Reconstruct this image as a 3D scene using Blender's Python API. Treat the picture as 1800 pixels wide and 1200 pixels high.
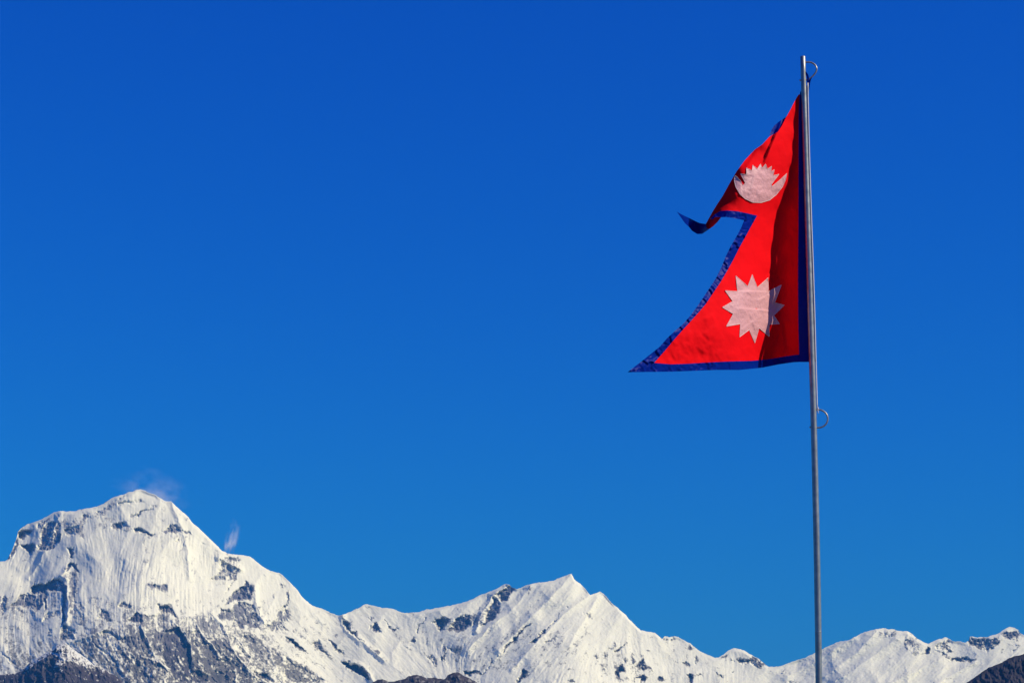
import bpy, math, random
import numpy as np
from mathutils import Vector
from mathutils.geometry import delaunay_2d_cdt

for o in list(bpy.data.objects):
    bpy.data.objects.remove(o, do_unlink=True)
sc = bpy.context.scene
col = sc.collection
R_ = math.radians

# ------------------------------------------------------------------ camera
PITCH = R_(11.7)
FOCAL = 85.0
FPX = FOCAL / 36.0 * 1800.0
CAMZ = 1.65
cd = bpy.data.cameras.new('camera')
cd.lens = FOCAL
cd.sensor_width = 36.0
cd.clip_start = 0.1
cd.clip_end = 400000.0
cam = bpy.data.objects.new('camera', cd)
cam.location = (0, 0, CAMZ)
cam.rotation_euler = (R_(90) + PITCH, 0, 0)
col.objects.link(cam)
sc.camera = cam

# ------------------------------------------------------------------ sky, sun, exposure
SUN_RIGHT = 75.0      # degrees the sun stands to the right of straight behind the camera
SUN_ELEV = 38.0
SUN_STRENGTH = 5.0
SKY_STRENGTH = 0.1
world = bpy.data.worlds.new('World')
sc.world = world
world.use_nodes = True
wn = world.node_tree
bg = wn.nodes['Background']
sky = wn.nodes.new('ShaderNodeTexSky')
sky.sky_type = 'NISHITA'
sky.sun_disc = False
sky.altitude = 3200
sky.air_density = 2.5
sky.dust_density = 0.0
sky.ozone_density = 10.0
sky.sun_elevation = R_(SUN_ELEV)
sky.sun_rotation = R_(180.0 - SUN_RIGHT)
# polarised, strongly saturated winter sky: one even film curve per colour over the whole sky
sep = wn.nodes.new('ShaderNodeSeparateColor')
cmb = wn.nodes.new('ShaderNodeCombineColor')
wn.links.new(sky.outputs[0], sep.inputs[0])
for ch, (gain, power) in enumerate(((0.003, 3.0), (0.152, 1.7), (1.06, 1.0))):
    pw = wn.nodes.new('ShaderNodeMath'); pw.operation = 'POWER'; pw.inputs[1].default_value = power
    ml = wn.nodes.new('ShaderNodeMath'); ml.operation = 'MULTIPLY'; ml.inputs[1].default_value = gain
    wn.links.new(sep.outputs[ch], pw.inputs[0]); wn.links.new(pw.outputs[0], ml.inputs[0]); wn.links.new(ml.outputs[0], cmb.inputs[ch])
wn.links.new(cmb.outputs[0], bg.inputs[0])
bg.inputs[1].default_value = SKY_STRENGTH

az, el = R_(SUN_RIGHT), R_(SUN_ELEV)
S_DIR = Vector((math.sin(az) * math.cos(el), -math.cos(az) * math.cos(el), math.sin(el)))
ld = bpy.data.lights.new('sun', 'SUN')
ld.energy = SUN_STRENGTH
ld.angle = R_(0.53)
ld.color = (1.0, 0.88, 0.62)
sun = bpy.data.objects.new('sun', ld)
sun.location = (60, -30, 90)
sun.rotation_euler = S_DIR.to_track_quat('Z', 'Y').to_euler()
col.objects.link(sun)

sc.view_settings.view_transform = 'Standard'
sc.view_settings.look = 'None'
sc.view_settings.exposure = 0.0
sc.view_settings.gamma = 1.0
sc.view_settings.use_curve_mapping = False
sc.render.engine = 'CYCLES'
sc.cycles.use_denoising = True
sc.cycles.max_bounces = 6
sc.cycles.volume_bounces = 2
sc.cycles.transparent_max_bounces = 8

# ------------------------------------------------------------------ survey helpers
CP, SP = math.cos(PITCH), math.sin(PITCH)


def survey(px, py, Y):
    """sight line through a photo point, cut at the distance Y in front of the station"""
    px = np.asarray(px, float); py = np.asarray(py, float)
    a = (px - 900.0) / FPX
    b = (600.0 - py) / FPX
    dy = CP - b * SP
    dz = SP + b * CP
    t = Y / dy
    return np.stack([a * t, dy * t, CAMZ + dz * t], -1)


def mesh_obj(name, verts, faces, mat=None, parent=None, smooth=True, attrs=None):
    me = bpy.data.meshes.new(name)
    verts = np.asarray(verts, np.float32)
    faces = np.asarray(faces, np.int32)
    n, k = faces.shape
    me.vertices.add(len(verts)); me.vertices.foreach_set('co', verts.ravel())
    me.loops.add(n * k); me.loops.foreach_set('vertex_index', faces.ravel())
    me.polygons.add(n)
    me.polygons.foreach_set('loop_start', np.arange(0, n * k, k, dtype=np.int32))
    me.polygons.foreach_set('use_smooth', np.full(n, smooth, dtype=bool))
    me.update(calc_edges=True)
    if attrs:
        for an, av in attrs.items():
            at = me.attributes.new(an, 'FLOAT', 'POINT')
            at.data.foreach_set('value', np.asarray(av, np.float32))
    me.validate()
    if mat:
        me.materials.append(mat)
    ob = bpy.data.objects.new(name, me)
    col.objects.link(ob)
    if parent:
        ob.parent = parent
    return ob


def tag(o, label=None, cat=None, group=None, kind=None):
    if label: o['label'] = label
    if cat: o['category'] = cat
    if group: o['group'] = group
    if kind: o['kind'] = kind
    return o


def empty(name, loc):
    o = bpy.data.objects.new(name, None)
    o.location = loc
    o.empty_display_size = 0.2
    col.objects.link(o)
    return o


# numpy gradient noise ------------------------------------------------
_rng = np.random.RandomState(7)
_perm = np.concatenate([_rng.permutation(512)] * 3)
_ga = _rng.rand(512) * 2 * np.pi
_gx, _gy = np.cos(_ga), np.sin(_ga)


def pn(x, y, seed=0):
    xi = np.floor(x).astype(int); yi = np.floor(y).astype(int)
    xf = x - xi; yf = y - yi
    u = xf * xf * xf * (xf * (xf * 6 - 15) + 10)
    v = yf * yf * yf * (yf * (yf * 6 - 15) + 10)
    xi = (xi + seed * 37) & 511; yi = (yi + seed * 91) & 511
    x1 = (xi + 1) & 511; y1 = (yi + 1) & 511

    def g(ix, iy, dx, dy):
        h = _perm[_perm[ix] + iy]
        return _gx[h] * dx + _gy[h] * dy
    a = g(xi, yi, xf, yf); b = g(x1, yi, xf - 1, yf)
    c = g(xi, y1, xf, yf - 1); d = g(x1, y1, xf - 1, yf - 1)
    return ((a + u * (b - a)) * (1 - v) + (c + u * (d - c)) * v) * 1.5


def fbm(x, y, octv, seed=0, gain=0.5, lac=2.03):
    s = 0; a = 1.0
    for i in range(octv):
        s = s + a * pn(x, y, seed + i); a *= gain; x = x * lac + 13.1; y = y * lac + 7.7
    return s


def ridged(x, y, octv, seed=0, gain=0.5, lac=2.03):
    s = 0; a = 1.0
    for i in range(octv):
        s = s + a * (1 - 2.2 * np.abs(pn(x, y, seed + i))); a *= gain; x = x * lac + 3.1; y = y * lac + 9.7
    return s


def sstep(a, b, x):
    t = np.clip((x - a) / (b - a), 0, 1)
    return t * t * (3 - 2 * t)


def in_poly(px, py, poly):
    r = np.zeros(px.shape, bool)
    n = len(poly); j = n - 1
    for i in range(n):
        xi, yi = poly[i]; xj, yj = poly[j]
        c = ((yi > py) != (yj > py)) & (px < (xj - xi) * (py - yi) / (yj - yi + 1e-9) + xi)
        r ^= c; j = i
    return r


def seg_dist(px, py, poly, closed=True):
    d = np.full(px.shape, 1e9)
    n = len(poly)
    for i in range(n if closed else n - 1):
        ax, ay = poly[i]; bx, by = poly[(i + 1) % n]
        vx, vy = bx - ax, by - ay
        t = np.clip(((px - ax) * vx + (py - ay) * vy) / (vx * vx + vy * vy + 1e-9), 0, 1)
        d = np.minimum(d, np.hypot(px - ax - t * vx, py - ay - t * vy))
    return d


# ------------------------------------------------------------------ material helpers
def new_mat(name):
    m = bpy.data.materials.new(name)
    m.use_nodes = True
    nt = m.node_tree
    return m, nt, nt.nodes['Principled BSDF']


def node(nt, typ, **kw):
    n = nt.nodes.new(typ)
    for k, v in kw.items():
        setattr(n, k, v)
    return n


def ramp(nt, fac, stops):
    r = node(nt, 'ShaderNodeValToRGB')
    e = r.color_ramp.elements
    e[0].position, e[0].color = stops[0][0], (*stops[0][1], 1)
    e[1].position, e[1].color = stops[1][0], (*stops[1][1], 1)
    for p, c in stops[2:]:
        k = e.new(p); k.color = (*c, 1)
    nt.links.new(fac, r.inputs[0])
    return r.outputs[0]


def noise(nt, scale, detail=4, rough=0.55, coord='Object', vec=None):
    n = node(nt, 'ShaderNodeTexNoise')
    n.inputs['Scale'].default_value = scale
    n.inputs['Detail'].default_value = detail
    n.inputs['Roughness'].default_value = rough
    if vec is None:
        tc = node(nt, 'ShaderNodeTexCoord')
        vec = tc.outputs[coord]
    nt.links.new(vec, n.inputs['Vector'])
    return n.outputs['Fac']


def mix_rgb(nt, fac, a, b):
    m = node(nt, 'ShaderNodeMix', data_type='RGBA')
    if isinstance(fac, (int, float)): m.inputs[0].default_value = fac
    else: nt.links.new(fac, m.inputs[0])
    for i, c in ((6, a), (7, b)):
        if isinstance(c, tuple): m.inputs[i].default_value = (*c, 1)
        else: nt.links.new(c, m.inputs[i])
    return m.outputs[2]


def bump(nt, height, strength, dist, bsdf):
    b = node(nt, 'ShaderNodeBump')
    b.inputs['Strength'].default_value = strength
    b.inputs['Distance'].default_value = dist
    nt.links.new(height, b.inputs['Height'])
    nt.links.new(b.outputs[0], bsdf.inputs['Normal'])


# mountain: snow over rock, the split held in the vertex attribute 'rock'
M_MTN, nt, b = new_mat('snow_and_rock')
at = node(nt, 'ShaderNodeAttribute', attribute_name='rock')
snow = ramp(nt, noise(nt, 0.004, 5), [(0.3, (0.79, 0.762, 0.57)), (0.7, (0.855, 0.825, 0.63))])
high = ramp(nt, noise(nt, 0.006, 8, 0.65), [(0.32, (0.08, 0.087, 0.118)), (0.7, (0.21, 0.20, 0.22))])
deep = ramp(nt, noise(nt, 0.006, 8, 0.65), [(0.32, (0.018, 0.020, 0.032)), (0.7, (0.10, 0.088, 0.092))])
tcz = node(nt, 'ShaderNodeTexCoord'); spz = node(nt, 'ShaderNodeSeparateXYZ'); mrz = node(nt, 'ShaderNodeMapRange')
nt.links.new(tcz.outputs['Object'], spz.inputs[0]); nt.links.new(spz.outputs['Z'], mrz.inputs['Value'])
mrz.inputs['From Min'].default_value = 2600.0; mrz.inputs['From Max'].default_value = 3600.0
rock = mix_rgb(nt, mrz.outputs[0], deep, high)          # darker strata low on the mountain
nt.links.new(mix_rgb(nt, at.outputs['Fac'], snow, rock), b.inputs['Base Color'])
b.inputs['Roughness'].default_value = 0.75
b.inputs['Specular IOR Level'].default_value = 0.15

# lower hills: brown winter scrub and bare rock, snow dusting in 'snow'
M_HILL, nt, b = new_mat('scrub_hill')
at = node(nt, 'ShaderNodeAttribute', attribute_name='snow')
earth = ramp(nt, noise(nt, 0.010, 8, 0.7), [(0.3, (0.022, 0.023, 0.036)), (0.72, (0.095, 0.078, 0.084))])  # scrub tones, with the blue of distant haze put into the colour
nt.links.new(mix_rgb(nt, at.outputs['Fac'], earth, (0.72, 0.705, 0.61)), b.inputs['Base Color'])
b.inputs['Roughness'].default_value = 0.9
b.inputs['Specular IOR Level'].default_value = 0.1

# ------------------------------------------------------------------ the snow range
# traced survey sheets: origin x, origin y (photo points); six sheet units are one photo point
SHEET = {'A': (0, 820), 'B': (250, 820), 'C': (0, 1000), 'D': (250, 1000), 'E': (500, 1000),
         'F': (750, 1000), 'G': (1000, 1000), 'H': (1250, 1000), 'I': (1500, 1000)}


def sheet(s, txt):
    ox, oy = SHEET[s]
    v = [float(t) for t in txt.replace(',', ' ').split()]
    return [(ox + v[i] / 6.0, oy + v[i + 1] / 6.0) for i in range(0, len(v), 2)]


SKYLINE = ([(-900, 1120), (-500, 1060), (-200, 1020), (-60, 994)]
    + sheet('A', '0,1000 50,995 80,975 130,870 170,770 180,730 190,680 230,640 300,600 370,580 430,560 500,520 560,485 620,465 700,470 780,470 850,450 930,435 1010,420 1080,395 1150,350 1220,310 1290,295 1370,265 1440,245 1480,235')
    + sheet('B', '30,255 60,268 130,290 190,335 250,360 310,370 345,400 400,455 480,520 540,600 600,650 680,725 760,800 840,880 900,915 960,918 1040,930 1140,945 1190,985 1250,1030 1310,1075 1380,1105')
    + sheet('D', '1445,38 1490,70 1540,120 1600,180 1640,215 1680,280 1720,325')
    + sheet('E', '300,385 400,415 480,450 540,480 580,490 620,475 700,445 780,410 830,375 870,362 900,375 960,390 1040,405 1130,410 1180,430 1240,455 1310,460 1400,455')
    + sheet('F', '0,425 100,410 200,390 300,372 400,345 480,315 560,275 640,245 720,210 780,180 835,152 870,165 910,200 950,210 1000,190 1060,165 1120,150 1200,140 1270,132 1340,115 1400,90 1460,65 1525,42')
    + sheet('G', '60,110 120,150 170,205 225,270 270,255 325,232 370,260 420,320 480,380 540,430 600,480 650,540 710,600 760,645 840,655 910,670 950,705 985,735 1010,705 1060,715 1110,700 1160,720 1220,750 1280,775 1330,820 1400,870 1480,910 1540,930 1580,930 1600,920 1640,890 1690,850 1740,830')
    + sheet('H', '290,835 350,855 400,885 450,915 500,945 550,980 600,1025 660,1030 720,1020 800,995 900,960 1000,925 1090,880 1165,845 1260,795 1340,765 1400,755 1450,745 1500,720')
    + sheet('I', '60,690 130,655 210,640 260,625 320,622 400,632 470,648 520,652 570,650 620,680 680,735 740,765 785,782 830,765 880,740 930,730 970,712 1020,735 1050,755 1120,758 1180,775 1215,755 1230,705 1280,715 1340,715 1400,715 1470,695 1530,680 1570,650 1610,625 1650,605 1700,620 1740,635 1760,670 1800,690')
    + [(1850, 1130), (2000, 1165), (2300, 1150), (2700, 1190)])

# bare rock: sheet, how much of it shows, outline
ROCKS = [
 ('F', .62, '80,530 480,480 620,400 760,290 900,200 930,215 780,350 700,540 580,600 480,600 300,650 110,640'),
 ('A', .5, '640,600 860,520 1020,470 1190,370 1240,400 1100,520 950,560 870,620 700,660'),
 ('A', .5, '1140,620 1400,640 1650,715 1800,640 1800,690 1640,745 1400,690 1200,680'),
 ('C', .60, '1140,600 1800,510 2400,570 2640,660 2880,840 3240,1050 3480,1230 1080,1230 900,900'),
 ('C', .80, '1260,690 1900,620 2300,720 2560,900 2700,1230 1300,1230'),
 ('A', 1.0, '180,735 200,800 150,920 80,990 50,995 130,870'),
 ('A', .9, '190,690 250,660 370,650 320,710 200,770 180,740'),
 ('A', .8, '370,640 430,570 500,545 480,620 420,660'),
 ('A', .85, '420,760 450,640 500,590 620,560 660,600 640,680 670,700 620,800 560,870 500,890 400,880 390,830 440,800'),
 ('A', 1.0, '410,760 440,640 480,600 460,680 440,760'),
 ('A', .9, '190,820 300,815 380,820 390,800 385,910 370,860 320,920 260,870'),
 ('A', .7, '680,660 850,600 880,680 900,760 830,720 760,730 690,720'),
 ('A', .45, '640,560 780,520 830,500 860,560 800,620 680,640'),
 ('A', .7, '860,520 950,480 960,540 870,550'),
 ('A', .75, '1020,470 1100,420 1130,440 1090,500 1030,490'),
 ('A', .6, '1190,380 1290,300 1400,270 1340,310 1240,360'),
 ('A', .6, '1240,380 1340,350 1460,360 1500,340 1540,390 1480,400 1400,370 1250,420'),
 ('A', .65, '1380,510 1450,480 1540,440 1600,400 1690,410 1620,440 1520,470 1470,530 1400,540'),
 ('A', .35, '1640,540 1800,530 1780,570 1680,570'),
 ('A', .75, '1150,640 1240,580 1320,580 1390,660 1300,660 1230,670'),
 ('A', .95, '1400,650 1480,630 1540,670 1640,720 1620,735 1500,700 1420,690'),
 ('A', .8, '1690,690 1760,640 1800,625 1800,680 1760,700'),
 ('A', .4, '1000,520 1120,480 1200,560 1130,640 1040,560'),
 ('A', 1.0, '720,860 780,840 790,900 770,970 740,960'),
 ('A', .55, '560,940 680,945 660,970 590,970'),
 ('A', .95, '730,1010 780,1000 830,1080 840,1130 790,1100 760,1050 700,1100 670,1080'),
 ('B', .95, '0,650 60,690 150,715 120,735 40,715 0,690'),
 ('B', .85, '230,650 320,600 380,600 410,660 470,670 540,710 530,745 460,710 400,690 360,710 270,680'),
 ('B', .95, '340,790 370,770 410,795 370,800'),
 ('B', .6, '470,720 480,735 400,900 380,910 430,800'),
 ('B', .6, '620,780 690,830 650,830'),
 ('B', .72, '800,960 860,950 930,930 1050,970 1060,990 1000,1000 950,1040 1000,1060 1040,1040 1030,1100 980,1200 700,1200 800,1130 830,1060 810,1000'),
 ('B', .5, '60,1140 140,1160 110,1190'),
 ('B', .4, '370,490 420,500 560,640 590,670 480,600'),
 ('C', .95, '340,170 370,110 360,170 480,150 630,85 690,150 715,200 700,240 650,250 500,220 470,260 330,250 300,240'),
 ('C', 1.0, '470,230 510,220 500,420 470,470 455,430'),
 ('C', 1.0, '660,200 715,200 715,330 690,420 700,560 660,590 650,440 670,360'),
 ('C', .45, '510,230 650,250 660,420 510,430'),
 ('C', .55, '900,600 1100,640 1250,1000 1300,1200 1000,1200 760,960 720,850'),
 ('D', .5, '0,640 250,600 240,1000 330,1200 0,1200'),
 ('D', .55, '560,640 760,800 1150,1060 1280,1200 900,1200 600,1000'),
 ('A', .35, '480,560 700,560 900,640 1150,560 1420,620 1640,740 1300,700 1100,690 900,640 650,620'),
 ('B', .4, '0,700 230,690 560,760 560,800 300,760 0,760'),
 ('C', .78, '200,300 300,250 470,250 460,400 380,440 330,420 200,380 150,400 100,370'),
 ('C', .78, '0,280 60,275 90,310 60,420 30,500 0,480'),
 ('C', .7, '150,400 280,440 250,470 200,450'),
 ('C', .85, '320,460 370,500 350,530'),
 ('C', .62, '430,530 480,480 520,440 640,420 650,520 540,520 480,540 440,560'),
 ('C', .85, '510,620 560,620 550,700 520,720'),
 ('C', .8, '390,630 440,720 420,700'),
 ('C', .78, '620,700 650,640 680,580 740,600 820,660 800,720 740,740 700,750 640,740'),
 ('C', .55, '720,30 800,20 830,40 830,240 800,320 900,360 910,450 880,600 820,580 720,440 700,200 680,60'),
 ('C', .8, '1050,420 1130,430 1160,480 1220,540 1150,560 1060,520 1030,540'),
 ('C', .8, '1310,330 1360,380 1420,380 1380,420 1240,400'),
 ('C', 1.0, '1340,530 1380,490 1440,450 1490,490 1530,560 1490,580 1400,550'),
 ('C', .85, '1560,150 1640,170 1780,150 1790,180 1780,240 1750,230 1660,230 1590,200'),
 ('C', .65, '1670,380 1800,380 1800,680 1700,720 1690,560 1650,470'),
 ('C', .5, '0,540 200,640 280,680 260,620 60,560'),
 ('C', .45, '0,680 250,830 240,850 60,790'),
 ('C', .7, '0,860 230,1030 220,1050 120,990 0,900'),
 ('C', .66, '1060,660 1120,630 1230,690 1330,740 1400,720 1390,830 1300,810 1270,750 1080,700'),
 ('C', .68, '960,750 1100,850 1180,920 1300,1080 1310,1120 1230,1060 1150,930 1000,820'),
 ('C', .75, '720,850 820,900 920,1010 1100,1050 1170,1100 1000,1050 870,990 740,910'),
 ('C', .5, '1080,600 1500,600 1620,900 1800,1000 1800,1200 1400,1200 1150,1100 1000,750'),
 ('C', .5, '700,780 900,800 1150,1000 1300,1200 900,1200 700,900'),
 ('C', .66, '1440,900 1480,1000 1560,1050 1540,1150 1450,1100 1420,960'),
 ('C', .42, '900,250 1250,330 1500,400 1560,560 1300,600 1000,620 880,560'),
 ('C', .38, '100,370 460,440 480,560 420,640 100,520'),
 ('C', .9, '1290,700 1390,730 1380,830 1300,800'),
 ('D', .92, '240,640 390,600 440,690 500,780 520,900 540,1060 700,1100 720,1200 330,1200 300,1060 220,980 200,750'),
 ('D', .8, '440,630 620,650 650,720 740,800 830,950 900,930 1000,1030 980,1060 800,980 700,1000 560,960 530,800 460,690'),
 ('D', .85, '700,1080 990,1050 1000,1200 700,1200'),
 ('D', .9, '160,370 290,380 380,480 380,530 300,470 180,470'),
 ('D', .62, '0,480 200,470 330,540 250,640 200,760 60,700'),
 ('D', .55, '400,480 700,470 850,600 900,700 760,720 620,620 430,620'),
 ('D', .9, '780,480 860,430 860,540 810,530'),
 ('D', .95, '860,380 920,300 960,230 1040,170 1110,120 1180,220 1150,320 1050,330 920,340'),
 ('D', .98, '840,340 900,230 980,120 1020,40 1040,0 1010,0 960,130 900,200 850,330'),
 ('D', .55, '690,200 770,150 890,120 920,150 800,160'),
 ('D', .65, '820,0 1010,0 990,80 920,100 840,40'),
 ('D', .8, '800,400 920,420 1000,340 1180,350 1240,540 1260,640 1130,620 1090,570 1060,640 930,620 960,540 860,550'),
 ('D', .75, '1430,150 1510,140 1520,210 1450,200'),
 ('D', .75, '1370,240 1420,290 1400,330 1370,300'),
 ('D', 1.0, '1540,190 1550,260 1540,380 1480,410 1450,420 1510,350 1520,260'),
 ('D', .66, '1340,580 1440,440 1560,400 1590,540 1500,560 1560,660 1470,640 1350,650 1270,590'),
 ('D', .75, '1000,660 1120,690 1280,790 1180,800 1060,740'),
 ('D', 1.0, '1500,700 1580,750 1740,880 1700,880 1580,790'),
 ('D', .64, '940,780 1280,800 1400,830 1560,920 1800,1060 1800,1200 1280,1200 1150,1060 1100,950 1020,880'),
 ('D', .98, '1160,1060 1300,1090 1420,1180 1400,1200 1240,1180'),
 ('D', .7, '700,750 900,930 1000,980 1060,1060 1000,1050 880,960 780,850'),
 ('E', .95, '0,700 90,740 180,820 260,890 300,900 220,880 80,790'),
 ('E', .7, '260,770 360,740 420,840 500,890 530,920 440,900 330,850'),
 ('E', .85, '450,730 530,760 560,830 640,870 660,910 580,900 500,820'),
 ('E', .95, '570,960 680,960 700,1000 800,1010 880,1080 920,1180 870,1170 760,1100 640,1030'),
 ('E', .65, '330,980 440,1020 450,1050 380,1020'),
 ('E', .72, '0,880 120,1000 220,1040 340,1110 480,1190 500,1200 0,1200'),
 ('E', .35, '250,560 420,700 560,960 420,960 150,760 60,640'),
 ('E', .92, '605,490 640,520 690,560 700,640 760,660 780,720 860,790 850,800 720,700 650,650 620,600'),
 ('E', .4, '640,490 720,520 760,640 690,600'),
 ('E', .8, '860,510 920,480 960,490 910,550'),
 ('E', .95, '960,540 1010,590 1030,650 960,660 890,640 900,600'),
 ('E', .85, '1050,530 1090,570 1140,630 1220,590 1200,630 1150,670 1090,610'),
 ('E', .85, '920,850 980,840 1020,880 960,890'),
 ('E', .85, '1020,910 1060,920 1040,950'),
 ('E', .65, '840,390 910,390 900,410 850,420'),
 ('E', .92, '1490,500 1510,520 1430,610 1400,680 1390,650 1440,570'),
 ('E', .9, '1560,570 1640,530 1770,510 1690,600 1640,660 1610,640 1620,590'),
 ('E', .9, '1720,640 1800,550 1800,640 1740,670'),
 ('E', .85, '1300,760 1350,700 1410,740 1370,780'),
 ('E', .65, '1260,800 1350,850 1370,880 1290,840'),
 ('E', .85, '1630,720 1660,740 1630,760'),
 ('E', .92, '1690,780 1710,900 1700,950 1640,960 1660,900 1680,870'),
 ('E', .66, '1560,880 1620,940 1600,1060 1600,1100 1570,980 1490,930'),
 ('F', .95, '870,170 930,210 890,270 840,340 780,350 760,300 720,280 800,210'),
 ('F', 1.0, '700,290 760,310 780,370 760,460 700,540 590,600 620,480 640,420 680,360'),
 ('F', .85, '620,350 640,340 610,430 560,540 520,660 540,580 590,450'),
 ('F', .85, '540,400 580,390 560,430 540,430'),
 ('F', .85, '470,550 560,490 540,560 470,600'),
 ('F', 1.0, '300,510 400,480 460,480 460,560 480,600 400,640 310,650 230,640 270,570'),
 ('F', .95, '80,520 200,500 270,520 200,590 150,650 110,620'),
 ('F', .75, '1080,190 1110,170 1100,230 1060,240'),
 ('F', .45, '1120,310 1200,310 1150,330'),
 ('F', 1.0, '1110,560 1120,570 1030,640 980,690 960,740 880,790 830,840 810,870 780,890 840,800 940,710 990,640'),
 ('F', .95, '1490,370 1505,400 1480,410'),
 ('F', 1.0, '1400,450 1460,410 1380,500 1340,560 1270,620 1220,680 1200,720 1140,770 1080,790 1110,740 1180,710 1210,650 1300,580'),
 ('F', .75, '1640,450 1750,490 1750,530 1650,480'),
 ('F', .85, '810,720 840,670 870,660 830,720 800,790'),
 ('F', .7, '500,790 550,720 530,760 490,800'),
 ('F', .65, '470,840 560,800 490,860'),
 ('F', .6, '1230,770 1380,690 1400,720 1350,760 1330,740 1250,790'),
 ('F', .92, '640,1050 690,930 720,960 650,1060 600,1100 560,1100 620,1070'),
 ('F', .95, '380,1080 430,1060 560,1080 590,1110 480,1110 390,1110'),
 ('F', .75, '560,1020 620,1000 630,1030'),
 ('F', 1.0, '940,1190 980,1110 1020,1040 1060,1060 1070,1090 1040,1120 1090,1110 960,1190'),
 ('F', .65, '1540,690 1600,700 1600,715'),
 ('F', .62, '200,820 340,830 350,870 300,900 240,870'),
 ('F', .85, '740,870 770,910 750,910'),
 ('F', .85, '1260,980 1310,990 1280,1000'),
 ('F', .75, '1500,1040 1550,1050 1500,1070'),
 ('F', .85, '1420,1140 1460,1110 1430,1160'),
 ('F', .92, '1500,1190 1540,1150 1570,1200'),
 ('F', .65, '0,900 30,960 90,1080 110,1090 60,960'),
 ('F', .9, '130,930 180,880 210,960 190,980 130,970'),
 ('F', .85, '180,790 205,820 200,900 170,880'),
 ('F', .30, '250,750 700,620 1300,640 1700,560 1800,900 1600,1000 900,1080 300,1100'),
 ('G', .75, '140,450 260,490 250,530 150,480'),
 ('G', .85, '340,500 360,520 350,550'),
 ('G', .65, '30,685 120,700 110,715'),
 ('G', .8, '390,860 490,770 520,790 440,840'),
 ('G', .9, '450,870 540,820 610,760 630,790 560,840 490,880'),
 ('G', .75, '140,900 190,860 190,880'),
 ('G', .8, '270,900 310,890 330,930 300,950'),
 ('G', .75, '350,900 410,900 400,930 360,940'),
 ('G', .98, '480,1090 510,1030 560,1000 600,1070 550,1090 530,1140 480,1120'),
 ('G', .65, '540,970 580,930 630,960 600,990'),
 ('G', .9, '650,930 700,950 710,1010 670,1010'),
 ('G', .85, '730,960 790,930 840,1010 890,1080 830,1050 780,1080 710,1040'),
 ('G', .95, '700,1140 780,1100 840,1130 830,1180 780,1200 730,1200 740,1160'),
 ('G', 1.0, '940,1130 990,1120 1020,1180 980,1190 940,1160'),
 ('G', .85, '830,840 860,850 840,870'),
 ('G', .75, '640,700 665,715 650,725'),
 ('G', .75, '990,735 1030,710 1060,740 1020,770'),
 ('G', .62, '1060,730 1100,700 1150,740 1110,750 1060,780'),
 ('G', .65, '1230,830 1280,780 1320,830 1310,860'),
 ('G', .8, '1170,990 1240,960 1290,1000 1260,1030'),
 ('G', .65, '1310,940 1360,910 1380,950 1320,1020'),
 ('G', .95, '1240,1100 1290,1090 1340,1120 1390,1110 1420,1140 1330,1130 1300,1200 1290,1200'),
 ('G', .95, '1540,1030 1580,1020 1580,1050'),
 ('G', .9, '1550,1080 1580,1110 1640,1120 1640,1150 1580,1150'),
 ('G', .9, '1700,1090 1740,1060 1740,1080'),
 ('G', .85, '0,1190 30,1150 60,1190 50,1200'),
 ('G', .3, '250,850 700,880 900,1080 850,1200 450,1200 280,1000'),
 ('G', .75, '1110,960 1140,970 1120,990'),
 ('G', .8, '1590,930 1650,890 1690,880 1650,930'),
 ('H', .85, '90,920 150,880 190,880 180,920 120,940'),
 ('H', .95, '210,940 240,960 230,980'),
 ('H', .8, '260,950 300,920 400,950 440,910 500,940 560,1000 530,1040 440,1020 380,990 300,990'),
 ('H', .9, '200,1080 240,1060 230,1100'),
 ('H', .65, '610,1100 640,1070 630,1110'),
 ('H', .85, '750,1090 775,1060 780,1090'),
 ('H', .65, '820,1180 860,1160 940,1190 940,1200 820,1200'),
 ('H', .55, '1700,660 1750,690 1740,670'),
 ('I', .56, '250,640 340,640 400,650 470,650 460,710 380,720 300,700 260,720'),
 ('I', .55, '200,670 240,660 240,690'),
 ('I', .65, '440,740 470,720 490,760'),
 ('I', .56, '520,720 600,700 700,790 750,880 740,900 620,900 530,830'),
 ('I', 1.0, '740,900 790,800 820,830 800,890 760,910'),
 ('I', .7, '850,790 930,740 1000,730 1040,770 1000,790 1040,830 1060,880 980,890 960,860 880,850'),
 ('I', .85, '860,850 960,890 1030,930 1020,960 980,930 870,870'),
 ('I', .8, '1000,970 1060,920 1180,920 1260,930 1320,920 1300,960 1190,980 1080,980'),
 ('I', .8, '1210,750 1240,710 1300,740 1380,730 1520,715 1560,780 1480,840 1410,880 1330,840 1260,820 1200,800'),
 ('I', .85, '1540,690 1600,650 1740,650 1760,690 1740,760 1660,740 1580,720'),
 ('I', .55, '1560,750 1700,780 1780,790 1740,820 1600,780'),
 ('I', .65, '1680,850 1740,820 1740,850 1690,880'),
 ('I', .55, '1400,930 1460,960 1440,980'),
]

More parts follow.
